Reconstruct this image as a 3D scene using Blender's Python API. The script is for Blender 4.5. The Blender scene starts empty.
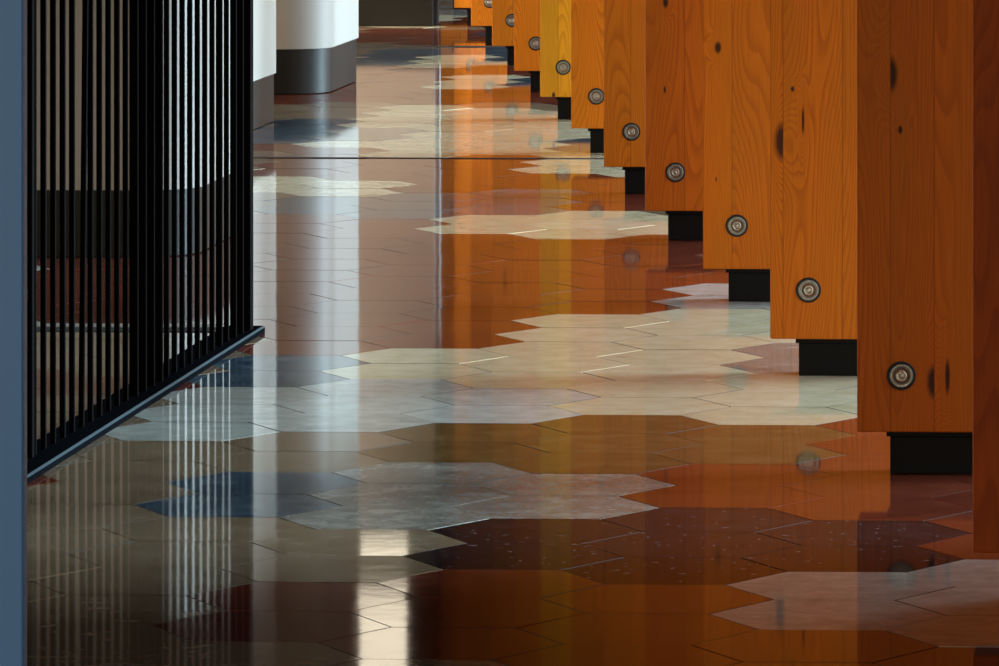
import bpy, bmesh, math, random
from mathutils import Vector, noise
S = bpy.context.scene
C = S.collection
# ------------------------------------------------------------------ camera
cam = bpy.data.objects.new('camera', bpy.data.cameras.new('camera'))
C.objects.link(cam)
cam.location = (0, 0, 1.3)
cam.rotation_euler = (math.radians(90), 0, math.radians(2.77189))
cam.data.sensor_width = 36
cam.data.lens = 223.327
cam.data.shift_x = -0.41290
cam.data.shift_y = -0.60754
cam.data.clip_end = 300
S.camera = cam
# ------------------------------------------------------------------ daylight and added fill lamps
w = bpy.data.worlds.new('world'); S.world = w; w.use_nodes = True
nt = w.node_tree
bgn = nt.nodes['Background']
tc = nt.nodes.new('ShaderNodeTexCoord'); sp = nt.nodes.new('ShaderNodeSeparateXYZ')
cr = nt.nodes.new('ShaderNodeValToRGB')
nt.links.new(tc.outputs['Generated'], sp.inputs[0]); nt.links.new(sp.outputs['Z'], cr.inputs[0])
cr.color_ramp.elements[0].color = (1.0, 0.91, 0.78, 1); cr.color_ramp.elements[0].position = 0.0
cr.color_ramp.elements[1].color = (0.70, 0.82, 1.0, 1); cr.color_ramp.elements[1].position = 0.6
nt.links.new(cr.outputs[0], bgn.inputs['Color'])
bgn.inputs['Strength'].default_value = 2.6

def area(name, loc, rot, sx, sy, power, col):
    d = bpy.data.lights.new(name, 'AREA'); d.shape = 'RECTANGLE'; d.size = sx; d.size_y = sy
    d.energy = power; d.color = col
    o = bpy.data.objects.new(name, d); o.location = loc; o.rotation_euler = [math.radians(a) for a in rot]
    C.objects.link(o); return o
WARM = (1.0, 0.80, 0.55)
sd = bpy.data.lights.new('sun', 'SUN'); sd.energy = 11.0; sd.angle = math.radians(28); sd.color = (0.58, 0.84, 1.0)
so = bpy.data.objects.new('sun', sd); C.objects.link(so)
so.rotation_euler = Vector((.95, .26, .17)).to_track_quat('Z', 'Y').to_euler()
area('front_fill_light', (-1.2, -2.7, 0.6), (-90, 0, 180), 2.0, 0.8, 220, (1.0, 0.86, 0.64))  # added fill for column and near fins; the wall behind has no window
cl = area('pier_fill_light', (-4.8, 25.4, 3.3), (32, 0, -3), .9, .3, 58, (1.0, 0.82, 0.66)); cl.data.spread = math.radians(67)  # added lamp that brightens the farthest pier's front; no fixture there
# added fill lamps before the windowless left wall, stronger deeper in
for y, p in ((9.5, 50), (13.0, 80), (16.5, 95), (20.0, 230), (23.5, 380)):
    area('left_fill_light', (-8.3, y, .45), (0, -90, 0), .85, 2.4, p, WARM)
S.view_settings.view_transform = 'Standard'
S.view_settings.look = 'None'
S.view_settings.exposure = 0.0
S.view_settings.gamma = 1.0
S.view_settings.use_curve_mapping = False

# ------------------------------------------------------------------ helpers
def lin(r, g, b):
    f = lambda v: (v/255/12.92) if v/255 <= .04045 else ((v/255+.055)/1.055)**2.4
    return (f(r), f(g), f(b), 1)

def mat(name, col, rough=.5, metal=0.0, spec=.5):
    m = bpy.data.materials.new(name); m.use_nodes = True
    b = m.node_tree.nodes['Principled BSDF']
    b.inputs['Base Color'].default_value = col
    b.inputs['Roughness'].default_value = rough
    b.inputs['Metallic'].default_value = metal
    b.inputs['Specular IOR Level'].default_value = spec
    return m

def N(m, t, **kw):
    n = m.node_tree.nodes.new(t)
    for k, v in kw.items(): setattr(n, k, v)
    return n
def L(m, a, b): m.node_tree.links.new(a, b)
def math_n(m, op, a, b=None, c=None):
    n = N(m, 'ShaderNodeMath', operation=op)
    for i, v in enumerate((a, b, c)):
        if v is None: continue
        if isinstance(v, (int, float)): n.inputs[i].default_value = v
        else: L(m, v, n.inputs[i])
    return n.outputs[0]

def link(name, bm, m, parent=None, smooth=False):
    me = bpy.data.meshes.new(name); bm.to_mesh(me); bm.free()
    for mm in (m if isinstance(m, list) else [m]): me.materials.append(mm)
    if smooth:
        for p in me.polygons: p.use_smooth = True
    o = bpy.data.objects.new(name, me); C.objects.link(o)
    if parent: o.parent = parent
    return o
def box(bm, x0, x1, y0, y1, z0, z1, bev=0.0, mi=0):
    r = bmesh.ops.create_cube(bm, size=1)
    for v in r['verts']:
        v.co = Vector(((x0+x1)/2 + v.co.x*(x1-x0), (y0+y1)/2 + v.co.y*(y1-y0), (z0+z1)/2 + v.co.z*(z1-z0)))
    fs = {f for v in r['verts'] for f in v.link_faces}
    for f in fs: f.material_index = mi
    if bev:
        es = list({e for v in r['verts'] for e in v.link_edges})
        bmesh.ops.bevel(bm, geom=es, offset=bev, segments=2, profile=.5, affect='EDGES')
def empty(name, loc, label, cat, group=None):
    o = bpy.data.objects.new(name, None); o.empty_display_size = .1; C.objects.link(o); o.location = loc
    o['label'] = label; o['category'] = cat
    if group: o['group'] = group
    return o
def struct(o): o['kind'] = 'structure'; return o
def rounded_outline(x0, x1, y0, y1, r, seg=14, corners=(1, 1, 1, 1)):
    P = []
    for q, (cx, cy, a) in enumerate(((x1-r, y0+r, -90), (x1-r, y1-r, 0), (x0+r, y1-r, 90), (x0+r, y0+r, 180))):
        for k in range(seg+1):
            t = math.radians(a + 90*k/seg); P.append((cx+r*math.cos(t), cy+r*math.sin(t)))
    return P
def prism(bm, P, z0, z1, smooth=True):
    smooth_side = smooth
    a = [bm.verts.new((x, y, z0)) for x, y in P]; b = [bm.verts.new((x, y, z1)) for x, y in P]
    n = len(P)
    for i in range(n):
        f = bm.faces.new((a[i], a[(i+1) % n], b[(i+1) % n], b[i])); f.smooth = smooth
    for f in (bm.faces.new(a[::-1]), bm.faces.new(b)):
        for e in f.edges: e.smooth = False
def lathe(bm, prof, seg=40):            # profile (radius, y) around the local Y axis
    rings = []
    for r, y in prof:
        rings.append([bm.verts.new((r*math.cos(2*math.pi*k/seg), y, r*math.sin(2*math.pi*k/seg))) for k in range(seg)])
    for a, b in zip(rings, rings[1:]):
        for k in range(seg):
            bm.faces.new((a[k], a[(k+1) % seg], b[(k+1) % seg], b[k]))
    bm.faces.new(rings[0]); bm.faces.new(rings[-1][::-1])
    bmesh.ops.recalc_face_normals(bm, faces=bm.faces[:])

# ------------------------------------------------------------------ materials
def tile_mat(name, col, dark, light, amount=.5, fleck=.0, fleckcol=(200, 190, 180), ior=1.30):
    m = mat(name, lin(*col), .07)
    m.node_tree.nodes['Principled BSDF'].inputs['IOR'].default_value = ior
    b = m.node_tree.nodes['Principled BSDF']
    ge = N(m, 'ShaderNodeNewGeometry')
    n1 = N(m, 'ShaderNodeTexNoise'); n1.inputs['Scale'].default_value = 13; n1.inputs['Detail'].default_value = 8; n1.inputs['Roughness'].default_value = .72
    L(m, ge.outputs['Position'], n1.inputs['Vector'])
    at = N(m, 'ShaderNodeAttribute', attribute_name='shade')
    f = math_n(m, 'ADD', math_n(m, 'MULTIPLY', math_n(m, 'SUBTRACT', n1.outputs[0], .5), 2.6*amount), math_n(m, 'ADD', at.outputs['Fac'], .0))
    r = N(m, 'ShaderNodeValToRGB'); L(m, f, r.inputs[0])
    e = r.color_ramp.elements
    e[0].position = .12; e[0].color = lin(*dark); e[1].position = .88; e[1].color = lin(*light)
    k = r.color_ramp.elements.new(.5); k.color = lin(*col)
    out = r.outputs[0]
    if fleck:
        v = N(m, 'ShaderNodeTexNoise'); v.inputs['Scale'].default_value = 55; v.inputs['Detail'].default_value = 2
        L(m, ge.outputs['Position'], v.inputs['Vector'])
        q = N(m, 'ShaderNodeValToRGB'); q.color_ramp.elements[0].position = .70-fleck; q.color_ramp.elements[1].position = .76-fleck
        L(m, v.outputs[0], q.inputs[0])
        mx = N(m, 'ShaderNodeMix', data_type='RGBA'); L(m, math_n(m, 'MULTIPLY', q.outputs[0], .42), mx.inputs[0]); L(m, out, mx.inputs[6]); mx.inputs[7].default_value = lin(*fleckcol)
        out = mx.outputs[2]
    L(m, out, b.inputs['Base Color'])
    # very shallow polishing waves
    n2 = N(m, 'ShaderNodeTexNoise'); n2.inputs['Scale'].default_value = 14; n2.inputs['Detail'].default_value = 2
    L(m, ge.outputs['Position'], n2.inputs['Vector'])
    bp = N(m, 'ShaderNodeBump'); bp.inputs['Strength'].default_value = .03; bp.inputs['Distance'].default_value = .002
    L(m, n2.outputs[0], bp.inputs['Height']); L(m, bp.outputs[0], b.inputs['Normal'])
    n3 = N(m, 'ShaderNodeMapRange'); n3.inputs[3].default_value = .02; n3.inputs[4].default_value = .075
    L(m, n1.outputs[0], n3.inputs[0]); L(m, n3.outputs[0], b.inputs['Roughness'])
    return m
TM = {
 'W': tile_mat('cream_tile', (222, 208, 168), (192, 176, 136), (238, 228, 200), .5, .02, (240, 236, 225)),
 'V': tile_mat('white_tile', (196, 196, 184), (160, 162, 154), (222, 222, 212), .6, .03, (235, 235, 230)),
 'T': tile_mat('greige_tile', (142, 118, 92), (114, 92, 70), (168, 148, 122), .5, .0),
 'O': tile_mat('olive_tile', (104, 80, 46), (78, 58, 30), (130, 102, 62), .6, .03, (190, 150, 100), 1.18),
 'R': tile_mat('terracotta_tile', (116, 52, 34), (92, 38, 24), (140, 70, 50), .5, .0, (0, 0, 0), 1.25),
 'K': tile_mat('charcoal_tile', (36, 30, 32), (24, 19, 21), (54, 46, 48), .6, .05, (170, 160, 150), 1.10),
 'B': tile_mat('slate_blue_tile', (70, 86, 98), (48, 62, 76), (108, 126, 134), .7, .02, (160, 175, 180)),
 'G': tile_mat('grey_tile', (142, 138, 126), (110, 106, 98), (176, 172, 160), .8, .08, (205, 200, 195)),
}
ORDER = 'WVTORKBG'
m_grout = mat('grout', lin(38, 32, 28), .8)
m_black = mat('black_steel', lin(7, 6, 6), .8, 0, .03)
m_foot = mat('foot_steel', lin(9, 8, 8), .6, 0, .15)
m_white = mat('white_paint', lin(152, 147, 139), .5)
m_base = mat('base_lacquer', lin(30, 29, 26), .42, 0, .15)
m_rail = mat('rail_steel', lin(13, 14, 17), .8, 0, .0)
m_railedge = mat('lit_rail_edge', lin(46, 64, 70), .5, 0, .2)  # light along the rail's chamfer, painted in as a paler colour
m_post = mat('blue_paint', lin(88, 156, 236), .5)
m_ceil = mat('ceiling_paint', lin(60, 48, 38), .9, 0, .0)
m_dark = mat('dark_wall', lin(54, 44, 36), .8)
m_steel = mat('bolt_steel', lin(128, 124, 114), .45, .7)
m_steel2 = mat('bolt_dark_steel', lin(170, 164, 150), .4, .8)
m_rubber = mat('gasket_rubber', lin(16, 13, 12), .7)
m_out = mat('pavement', lin(150, 150, 145), .8)

ROWS = '. . . . . . . . . . . . . . . . | . . . . . . . . . . . . . . . .|. . . . . . . . . . . . . . . . | . . . . . . . . T R R . . . . .|. . . . . . . . . T R . . . . . | . . . . . . . . T R R . . . . .|. . . . . . . . T T R . . . . . | . . . . . . . . T R R . . . . .|. . . . . . . . T R R . . . . . | . . . . . . . . R R V . . . . .|. . . . . . . . T R V . . . . . | . . . . . . . . R R V . . . . .|. . . . . . . . T R V . . . . . | . . . . . . . . T K V . . . . .|. . . . . . . . T K K . . . . . | . . . . . . . T T K R . . . . .|. . . . . . . . T K K . . . . . | . . . . . . . T G K R . . . . .|. . . . . . . . B G R . . . . . | . . . . . . . T G R R . . . . .|. . . . . . . . B G R . . . . . | . . . . . . . T G R R . . . . .|. . . . . . . . T O R . . . . . | . . . . . . . T O O R . . . . .|. . . . . . . T T O R . . . . . | . . . . . . . V O O R . . . . .|. . . . . . . T V O R . . . . . | . . . . . . . V V W R . . . . .|. . . . . . . T V W W . . . . . | . . . . . . . V V W . . . . . .|. . . . . . . R V W W . . . . . | . . . . . . . B W W . . . . . .|. . . . . . . T W W T . . . . . | . . . . . . T B W G . . . . . .|. . . . . . . T W W T . . . . . | . . . . . . T R W G . . . . . .|. . . . . . . T R W T . . . . . | . . . . . . T R W W . . . . . .|. . . . . . . R R W T . . . . . | . . . . . . R R W W . . . . . .|. . . . . . R R R W T . . . . . | . . . . . . R R R W . . . . . .|. . . . . . R R R V T . . . . . | . . . . . . R R R T . . . . . .|. . . . . . R R R V T . . . . . | . . . . . . R R R T . . . . . .|. . . . . . R R R R T . . . . . | . . . . . . R R R T . . . . . .|. . . . . . R R R R T . . . . . | . . . . . R R R R T . . . . . .|. . . . . . R R R T T . . . . . | . . . . . R R R R T . . . . . .|. . . . . . R R R T T . . . . . | . . . . . R R R R T . . . . . .|. . . . . . R R W T T . . . . . | . . . . . R R W W T . . . . . .|. . . . . . R R W T T . . . . . | . . . . . R R W W T . . . . . .|. . . . . T T B W T . . . . . . | . . . . . T B B T T . . . . . .|. . . . . T T B R T . . . . . . | . . . . . T B B T T . . . . . .|. . . . . T T B R T . . . . . . | . . . . . T W B T T . . . . . .|. . . . . T W R R T . . . . . . | . . . . . T W R T T . . . . . .|. . . . . T W R R T . . . . . . | . . . . T T R R T T . . . . . .|. . . . . T R R W T . . . . . . | . . . . T T R W T T . . . . . .|. . . . . T R R W T . . . . . . | . . . . T T R W T T . . . . . .|. . . . . T R R R T . . . . . . | . . . . T T W W T T . . . . . .|. . . . . T R W W T . . . . . . | . . . . T R W B T T . . . . . .|. . . . T T W W W T . . . . . . | . . . . T B W B T T . . . . . .|. . . . T T G W W T . . . . . . | . . . . T B W W T T . . . . . .|. . . . T T G W T T . . . . . . | . . . . T B W W T T . . . . . .|. . . . T T W W T T . . . . . . | . . . . T B W W T T . . . . . .|. . . . T T W W T T . . . . . . | . . . T T T W W T T . . . . . .|. . . . T T W W T T . . . . . . | . . . T T T W T T T . . . . . .|. . . . T T W T T T . . . . . . | . . . T T T T T T T . . . . . .|. . . . T R R R T T . . . . . . | . . . T T R R R T T . . . . . .|. . . . T R R R T T . . . . . . | . . . T T R R R T T . . . . . .|. . . T T R R R T T . . . . . . | . . . T T R R R T T . . . . . .|. . . T T R W R T T . . . . . . | . . . T R R B R T T . . . . . .|. . . T T R W R T T . . . . . . | . . . T R R B R T T . . . . . .|. . . T T R W R T T . . . . . . | . . . T R R R T T T . . . . . .|. . . T T R R R T T . . . . . . | . . T T R R R T T T . . . . . .|. . . T T R R R T T . . . . . . | . . T T T W R T T T . . . . . .|. . . T T B W B T T . . . . . . | . . T T T W B T T T . . . . . .|. . . T T B B B T T . . . . . . | . . T T T W B T T . . . . . . .|. . . T T B B B T T . . . . . . | . . T T T B B T T . . . . . . .|. . T T T B B B T T . . . . . . | . . T T T B B T T . . . . . . .|. . T T T T B B T T . . . . . . | . . T T T R T T T . . . . . . .|. . T T T R R T T T . . . . . . | . . T T R R T T T . . . . . . .|. . T T T R R T T T . . . . . . | . . T T R R T T T . . . . . . .|. . T T T R R T T T . . . . . . | . T T T R B T T T . . . . . . .|. . T T T R R T T T . . . . . . | . T T T R R T T T . . . . . . .|. . T T T T T T T T . . . . . . | . T T T W T T T T . . . . . . .|. . T T T R R T T T . . . . . . | . T T T R R R T T . . . . . . .|. T T T R R R T T T . . . . . . '
# ------------------------------------------------------------------ floor
A = 0.17699711; OX, OY = -1.18267575, 8.89512509; DE = .04425
H2 = A*math.sqrt(3)/2
def lv(i, j):
    return OX + (i + (DE if i % 3 == 2 else 0))*A/2, OY + j*H2
rows = ROWS.split('|')
CODE = {}
for r_, s in enumerate(rows):
    for q, ch in enumerate(s):
        if ch in ORDER: CODE[(3*(q-18)+1, r_-9)] = ch
def floor_y_skip(y): return False
random.seed(4)
TILT = {(-2, 6): (0, .0056), (-2, 4): (0, -.0008)}
bm = bmesh.new()
lay = bm.faces.layers.float.new('shade')
JOINTS = [(18.545, .022, -99, 99), (25.01, .05, -99, 99)]
def tile_z(): return random.uniform(-.00025, .00025)
i0, i1 = int((-8.2-OX)/(A/2)), int((3.0-OX)/(A/2))
j0, j1 = int((4.0-OY)/H2), int((34.0-OY)/H2)
for cj in range(j0, j1):
    for ci in range(i0, i1):
        if ci % 3 != 1 or (ci+cj) % 2: continue
        V = [lv(ci-1, cj-1), lv(ci+1, cj-1), lv(ci+2, cj), lv(ci+1, cj+1), lv(ci-1, cj+1), lv(ci-2, cj)]
        cx = sum(v[0] for v in V)/6; cy = sum(v[1] for v in V)/6
        k = CODE.get((ci, cj))
        if not k:
            t = noise.noise(Vector((cx*.9, cy*.55, 3.3))) + .35*noise.noise(Vector((cx*2.2, cy*1.4, 9.1)))
            k = 'KOTRGWVRTB'[min(9, max(0, int((t+.55)*9)))]
        g = .0014
        P = []
        for x, y in V:
            d = math.hypot(x-cx, y-cy); s = (d-g*1.15)/d
            P.append((cx+(x-cx)*s, cy+(y-cy)*s))
        tx, ty = TILT.get((ci, cj), (random.gauss(0, .0004), random.gauss(0, .0006)))
        zo = tile_z()
        top = [bm.verts.new((x, y, zo + tx*(x-cx) + ty*(y-cy))) for x, y in P]
        bot = [bm.verts.new((x, y, -.006)) for x, y in P]
        sh = .5 + random.uniform(-.09, .09)
        fs = [bm.faces.new(top)] + [bm.faces.new((bot[i], bot[(i+1) % 6], top[(i+1) % 6], top[i])) for i in range(6)]
        for q_, f in enumerate(fs):
            f.material_index = ORDER.index(k) if (q_ == 0 or random.random() < .3) else len(ORDER)
            f[lay] = sh
# grout bed
q = [bm.verts.new(v) for v in ((-8.6, 3.5, -.0012), (3.4, 3.5, -.0012), (3.4, 34.5, -.0012), (-8.6, 34.5, -.0012))]
f = bm.faces.new(q); f.material_index = len(ORDER)
q = [bm.verts.new(v) for v in ((-8.6, -8, -.0012), (3.4, -8, -.0012), (3.4, 3.5, -.0012), (-8.6, 3.5, -.0012))]
f = bm.faces.new(q); f.material_index = ORDER.index('T')
struct(link('floor', bm, [TM[k] for k in ORDER] + [m_grout]))
# expansion joints let into the floor
for n, (y, wd, x0, x1) in enumerate(((18.545, .030, -8, .6), (25.01, .09, -8, -.6), (13.243, .075, -6, -2.14))):
    bm = bmesh.new(); box(bm, x0, x1, y-wd/2, y+wd/2, -.003, .0016)
    struct(link('trim_%d' % (n+1), bm, m_rubber))
bm = bmesh.new(); box(bm, -6, -2.14, 13.30, 13.37, -.003, .0014); struct(link('trim_5', bm, m_white))
bm = bmesh.new(); box(bm, -60, 60, -20, 90, -.30, -.10); struct(link('ground', bm, m_out))

# ------------------------------------------------------------------ room shell
def diag(y): return -.352 - .16614*(y-9.137)        # x of the fin line at depth y
bm = bmesh.new()
P = [(-8.6, -3), (diag(-3)+.6, -3), (diag(34.5)+.6, 34.5), (-8.6, 34.5)]
prism(bm, P, 3.6, 3.9, False); struct(link('ceiling', bm, m_ceil))
bm = bmesh.new(); box(bm, -8.8, -8.6, -3, 34.5, 0, 3.6); struct(link('wall_left', bm, m_dark))
bm = bmesh.new(); box(bm, -8.8, diag(-3)+.6, -3.2, -3, 0, 3.6); struct(link('wall_front', bm, m_dark))  # unseen wall, put in to keep light from behind off the near floor
bm = bmesh.new(); box(bm, .25, .45, -3, 9.95, 0, 3.6); prism(bm, [(diag(9.3)+.52, 9.3), (diag(9.3)+.66, 9.3), (diag(34.5)+.66, 34.5), (diag(34.5)+.52, 34.5)], 1.5, 3.6, False); struct(link('wall_right_and_baffle', bm, m_dark))  # raised band along the fins is an added baffle that cuts the daylight
bm = bmesh.new(); box(bm, -5.3, -5.1, -3, 30, .64, 3.6); struct(link('trim_4', bm, m_ceil))  # unseen baffle, added to keep the left fill off the fins' upper parts
# back wall with a high window
WX0, WX1, WZ0, WZ1, WY = -4.145, -3.915, 2.90, 3.42, 30.0
bm = bmesh.new()
box(bm, -8.6, WX0, WY, WY+.2, 0, 3.6); box(bm, WX1, 1.5, WY, WY+.2, 0, 3.6)
box(bm, WX0, WX1, WY, WY+.2, 0, WZ0); box(bm, WX0, WX1, WY, WY+.2, WZ1, 3.6)
struct(link('wall_back', bm, m_dark))
m_pane = mat('sunlit_shade', lin(255, 240, 205), .6)
b = m_pane.node_tree.nodes['Principled BSDF']; b.inputs['Emission Color'].default_value = lin(255, 240, 212); b.inputs['Emission Strength'].default_value = 2.3
bm = bmesh.new(); box(bm, WX0, WX1, WY+.02, WY+.05, WZ0, WZ1)
struct(link('window_1', bm, m_pane))

# ------------------------------------------------------------------ piers
def pier(x0, x1, y0, y1, h, hb, r, label):
    t = empty('wall_pier', ((x0+x1)/2, (y0+y1)/2, 0), label, 'pier')
    cx, cy = t.location.x, t.location.y
    bm = bmesh.new(); prism(bm, [(x-cx, y-cy) for x, y in rounded_outline(x0, x1, y0, y1, r)], hb, h); link('shaft', bm, m_white, t)
    bm = bmesh.new(); prism(bm, [(x-cx, y-cy) for x, y in rounded_outline(x0+.007, x1-.007, y0+.004, y1-.004, r)], .003, hb); link('plinth', bm, m_base, t)
    bm = bmesh.new(); prism(bm, [(x-cx, y-cy) for x, y in rounded_outline(x0+.03, x1-.03, y0+.03, y1-.03, r*.8)], 0, .003); link('recessed_foot', bm, m_rubber, t)
    return t
pier(-4.3, -2.485, 15.04, 16.1, .88, .165, .15, 'low white rounded pier with dark plinth standing behind the black railing')
pier(-4.4, -3.072, 19.25, 20.37, 3.6, .160, .14, 'pale blue-white pier edge just right of the railing, its plinth grey')
pier(-4.9, -3.118, 21.72, 22.70, 3.6, .160, .17, 'white round-cornered pier with a full dark plinth in view')
pier(-5.6, -3.362, 26.70, 26.92, 2.36, .175, .006, 'farthest pier, only its broad black plinth visible at the top')

# ------------------------------------------------------------------ steel railing
t = empty('railing', (-2.05, 11.8, 0), 'black steel railing of close upright bars on a floor rail', 'railing')
def R(name, x0, x1, y0, y1, z0, z1, m, bev=0, tilt=0):
    bm = bmesh.new(); box(bm, x0, x1, y0, y1, z0, z1, bev)
    if tilt:
        for v in bm.verts: v.co.x += tilt*(v.co.z-z0)
    for v in bm.verts: v.co -= Vector(t.location)
    return link(name, bm, m, t)
bm = bmesh.new()
ly0, ly1 = 10.2, 13.21
prof = [(-2.115, .0), (-2.115, .014), (-2.033, .014), (-2.029, .0105), (-2.029, .0)]
a = [bm.verts.new((x+2.05, ly0-11.8, z)) for x, z in prof]; b_ = [bm.verts.new((x+2.05, ly1-11.8, z)) for x, z in prof]
for i in range(5):
    f = bm.faces.new((a[i], b_[i], b_[(i+1) % 5], a[(i+1) % 5])); f.material_index = 1 if i == 2 else 0
bm.faces.new(a); bm.faces.new(b_[::-1])
bmesh.ops.recalc_face_normals(bm, faces=bm.faces[:])
link('base_rail', bm, [m_rail, m_railedge], t)
R('top_rail', -2.075, -2.025, 10.2, 13.11, 2.2, 2.23, m_black, .004)
for k in range(-7, 26):
    y = 10.934 + .0875*k
    wd = .0102
    if k in (10, 11, 12, 13): wd = .0170
    if k >= 21 and k != 22: wd = .0135
    x = -2.076 + .0009*k
    tl = .010 if k == 4 else 0
    R('baluster', x-wd/2, x+wd/2, y-.005, y+.005, .014, 2.2, m_black, .0015, tl)
R('post', -2.092, -2.070, 10.80, 10.82, .014, 2.2, m_black, .0015)
R('post', -2.074, -2.043, 13.10, 13.14, .014, 2.2, m_black, .0015)

# near painted column at the left edge
bm = bmesh.new(); prism(bm, rounded_outline(-.11, .11, -.015, .015, .003, 4), 0, 3.6)
o = link('steel_column', bm, m_post); o.location = (-1.4655-.110, 7.6, 0)
o['label'] = 'blue-grey painted column filling the left edge of the view'; o['category'] = 'column'

# ------------------------------------------------------------------ timber fins
def wood(idx, tint, knots, seams):
    m = mat('pine_%02d' % idx, lin(190, 104, 30), .6, 0, .2)
    b = m.node_tree.nodes['Principled BSDF']
    tc = N(m, 'ShaderNodeTexCoord'); s = N(m, 'ShaderNodeSeparateXYZ'); L(m, tc.outputs['Object'], s.inputs[0])
    x, y, z = s.outputs
    # which board of the lamination, counted at the seams
    bid = None; seam = None
    for q in seams:
        st = math_n(m, 'GREATER_THAN', x, q)
        bid = st if bid is None else math_n(m, 'ADD', bid, st)
        dd = math_n(m, 'LESS_THAN', math_n(m, 'ABSOLUTE', math_n(m, 'SUBTRACT', x, q)), .0010)
        seam = dd if seam is None else math_n(m, 'MAXIMUM', seam, dd)
    off = math_n(m, 'MULTIPLY_ADD', bid, 7.31, idx*3.7+1.9)
    cv = N(m, 'ShaderNodeCombineXYZ'); L(m, math_n(m, 'MULTIPLY', x, 7.0), cv.inputs[0]); L(m, math_n(m, 'MULTIPLY', y, 5.0), cv.inputs[1])
    L(m, math_n(m, 'MULTIPLY_ADD', z, .75, off), cv.inputs[2])
    nz = N(m, 'ShaderNodeTexNoise'); nz.inputs['Scale'].default_value = 1.0; nz.inputs['Detail'].default_value = 1.2; nz.inputs['Roughness'].default_value = .35
    L(m, cv.outputs[0], nz.inputs['Vector'])
    v = nz.outputs[0]; kn = None
    for kx, kz, rx, rz, side in knots:
        dx = math_n(m, 'DIVIDE', math_n(m, 'SUBTRACT', x, kx), rx); dz = math_n(m, 'DIVIDE', math_n(m, 'SUBTRACT', z, kz), rz)
        d2 = math_n(m, 'ADD', math_n(m, 'MULTIPLY', dx, dx), math_n(m, 'MULTIPLY', dz, dz))
        g = math_n(m, 'POWER', 2.718, math_n(m, 'MULTIPLY', d2, -.22))
        v = math_n(m, 'MULTIPLY_ADD', g, .16, v)
        k1 = N(m, 'ShaderNodeMapRange'); k1.inputs[1].default_value = 1.3; k1.inputs[2].default_value = .35; L(m, d2, k1.inputs[0])
        ko = k1.outputs[0]
        if side: ko = math_n(m, 'MULTIPLY', ko, math_n(m, 'GREATER_THAN' if side > 0 else 'LESS_THAN', x, kx))
        kn = ko if kn is None else math_n(m, 'MAXIMUM', kn, ko)
    ring = math_n(m, 'FRACT', math_n(m, 'MULTIPLY', v, 52.0))
    late = N(m, 'ShaderNodeValToRGB'); L(m, ring, late.inputs[0])
    e = late.color_ramp.elements; e[0].position = .0; e[0].color = (0, 0, 0, 1); e[1].position = 1; e[1].color = (0, 0, 0, 1)
    for p_, c_ in ((.45, .12), (.80, .9), (.90, 1.0)):
        w_ = late.color_ramp.elements.new(p_); w_.color = (c_, c_, c_, 1)
    cf = N(m, 'ShaderNodeCombineXYZ'); L(m, math_n(m, 'MULTIPLY', x, 420), cf.inputs[0]); L(m, math_n(m, 'MULTIPLY', y, 420), cf.inputs[1]); L(m, math_n(m, 'MULTIPLY_ADD', z, 9, off), cf.inputs[2])
    nf = N(m, 'ShaderNodeTexNoise'); nf.inputs['Scale'].default_value = 1; nf.inputs['Detail'].default_value = 3; L(m, cf.outputs[0], nf.inputs['Vector'])
    cb = N(m, 'ShaderNodeCombineXYZ'); L(m, math_n(m, 'MULTIPLY', x, 9), cb.inputs[0]); L(m, math_n(m, 'MULTIPLY_ADD', z, 1.3, off), cb.inputs[2])
    nb = N(m, 'ShaderNodeTexNoise'); nb.inputs['Scale'].default_value = 1; nb.inputs['Detail'].default_value = 2; L(m, cb.outputs[0], nb.inputs['Vector'])
    r, g_, bl = tint
    A1 = lin(r, g_, bl); A2 = lin(r*.66, g_*.50, bl*.40)
    mx = N(m, 'ShaderNodeMix', data_type='RGBA'); mx.inputs[6].default_value = A1; mx.inputs[7].default_value = A2
    L(m, math_n(m, 'MULTIPLY', late.outputs[0], math_n(m, 'MULTIPLY_ADD', nb.outputs[0], .7, .0)), mx.inputs[0])
    hs = N(m, 'ShaderNodeHueSaturation')
    L(m, mx.outputs[2], hs.inputs['Color'])
    val = math_n(m, 'ADD', math_n(m, 'MULTIPLY', nf.outputs[0], .6), math_n(m, 'MULTIPLY_ADD', nb.outputs[0], .50, .48))
    wn = N(m, 'ShaderNodeTexWhiteNoise', noise_dimensions='1D'); L(m, off, wn.inputs['W'])
    val = math_n(m, 'ADD', val, math_n(m, 'MULTIPLY_ADD', wn.outputs[0], .14, -.07))
    L(m, val, hs.inputs['Value']); L(m, math_n(m, 'MULTIPLY_ADD', nb.outputs[0], -.012, .507), hs.inputs['Hue'])
    out = hs.outputs[0]
    dk = N(m, 'ShaderNodeMix', data_type='RGBA'); L(m, out, dk.inputs[6]); dk.inputs[7].default_value = lin(30, 12, 6)
    msk = math_n(m, 'MULTIPLY', seam, .4)
    if kn is not None: msk = math_n(m, 'MAXIMUM', msk, math_n(m, 'MULTIPLY', kn, .92))
    L(m, msk, dk.inputs[0]); L(m, dk.outputs[2], b.inputs['Base Color'])
    return m

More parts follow.
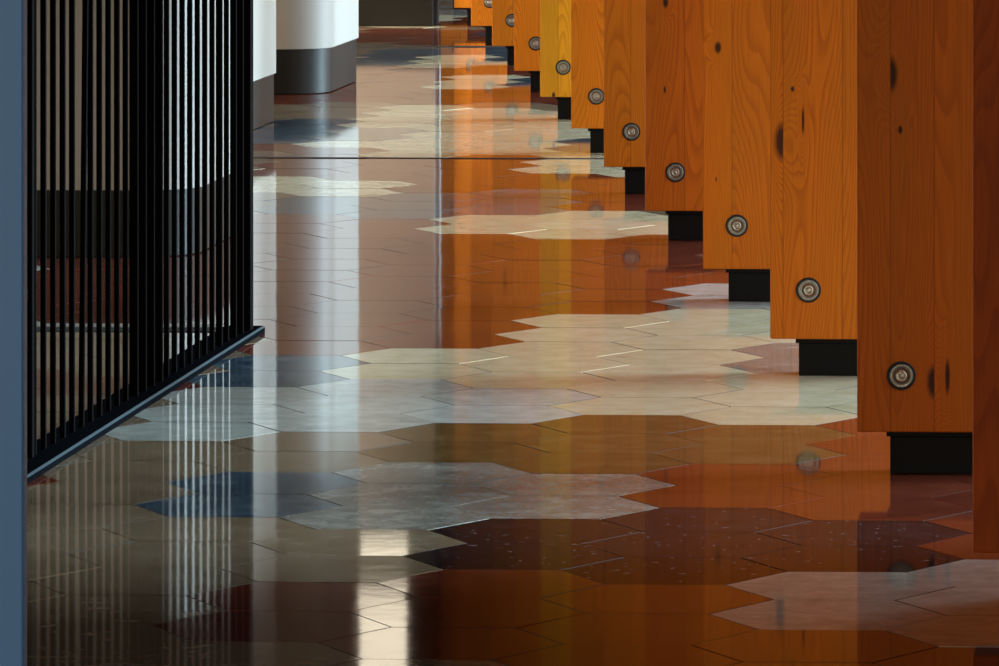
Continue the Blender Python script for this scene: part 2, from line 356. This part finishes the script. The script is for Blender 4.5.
FINW, FIND, FINH = .46, .10, 3.6
tints = [(180, 74, 4), (180, 84, 2), (194, 100, 4), (194, 100, 4), (186, 92, 6), (204, 110, 8), (212, 120, 12),
         (222, 148, 22), (212, 122, 14), (216, 126, 16), (210, 122, 16), (214, 128, 20), (210, 124, 20)]
KN = {0: [(.20, .4, .01, .02, 0)],
      1: [(.058, .696, .013, .032, 1), (.134, .163, .013, .030, -1), (.157, .172, .0045, .032, 0), (.075, .60, .004, .008, 0)],
      2: [(.026, .470, .018, .040, -1), (.066, .512, .0030, .030, 0), (.045, .575, .004, .006, 0)],
      3: [(.034, .575, .008, .014, 0), (.030, .278, .0018, .006, 0)],
      4: [(.052, .603, .007, .016, 0), (.050, .382, .003, .010, 0)],
      5: [(.14, 1.0, .01, .02, 0)], 6: [(.09, 1.0, .01, .02, 0)], 7: [(.128, .225, .010, .018, 0), (.045, .082, .006, .010, 0)],
      8: [(.07, .9, .01, .02, 0)], 9: [(.05, .8, .01, .02, 0)], 10: [(.07, .7, .01, .02, 0)], 11: [(.04, .9, .01, .02, 0)], 12: [(.05, .9, .01, .02, 0)]}
SEAMS = {0: [.10, .23, .36], 1: [.058, .134, .32], 2: [.026, .145, .28], 3: [.066, .20, .33], 4: [.10, .148, .30], 5: [.075, .21, .34],
         6: [.12, .25, .36], 7: [.06, .13, .30], 8: [.10, .22, .34], 9: [.08, .2, .33], 10: [.11, .25, .36], 11: [.07, .2, .3], 12: [.09, .2, .3]}
LABELS = ['nearest pine fin, cut by the right edge of the photo',
          'wide reddish pine fin with two dark knots beside its bolt',
          'orange pine fin with a large dark half knot on its left edge',
          'plain orange pine fin with one small grey knot high up',
          'reddish pine fin with a tiny red nick midway up',
          'plain pine fin, the sixth counting from the right edge',
          'plain orange pine fin just right of the yellowest fin',
          'yellowest pine fin with a small knot just right below its bolt',
          'orange pine fin just left of the yellowest fin',
          'narrow orange pine fin, tenth counting from the right',
          'narrow pine fin, eleventh from the right, its bolt cropped by the top edge',
          'second farthest pine fin, only a stub at the top edge',
          'farthest pine fin, a sliver above its black foot']
def fin_board(idx):
    bm = bmesh.new(); box(bm, 0, FINW, 0, FIND, .0755, FINH, .0025)
    return bm
FINS = [(-.354, 9.17), (-.615, 10.733), (-.882, 12.353), (-1.147, 13.938), (-1.430, 15.598), (-1.687, 17.149), (-1.948, 18.785),
        (-2.216, 20.375), (-2.475, 21.906), (-2.753, 23.614), (-3.022, 25.184), (-3.289, 26.789), (-3.540, 28.33)]
for k in range(13):
    X, Y = FINS[k]
    t = empty('timber_fin', (X, Y, 0), LABELS[k], 'fin', 'row of timber fins')
    o = link('board', fin_board(k), wood(k, tints[k], KN[k], SEAMS[k]), t)
    bm = bmesh.new(); box(bm, .056, FINW-.056, .022, FIND-.005, 0, .066, .002); ft = link('foot', bm, m_foot, t)
    bm = bmesh.new(); box(bm, .050, FINW-.050, .016, FIND-.002, .066, .0755, .001); link('cap_plate', bm, m_foot, ft)
    # bolt in its countersunk ring
    bm = bmesh.new(); lathe(bm, [(.0252, .001), (.0252, -.002), (.0240, -.003), (.0212, -.003), (.0208, .001)]); bt = link('gasket', bm, m_rubber, t, True)
    bt.location = (.0770, 0, .1735)
    bm = bmesh.new(); lathe(bm, [(.0210, .001), (.0210, -.0025), (.0204, -.0034), (.0185, -.0036), (.0135, -.0030), (.0122, -.0018), (.0112, .0005)]); wv = link('washer', bm, m_steel, t, True)
    wv.location = bt.location
    bm = bmesh.new(); lathe(bm, [(.0100, .001), (.0100, -.0050), (.0090, -.0060), (.0068, -.0060), (.0062, -.0035), (.0045, -.0032), (.0040, -.0055), (.0010, -.0058)]); bo = link('bolt', bm, m_steel2, t, True)
    bo.location = bt.location
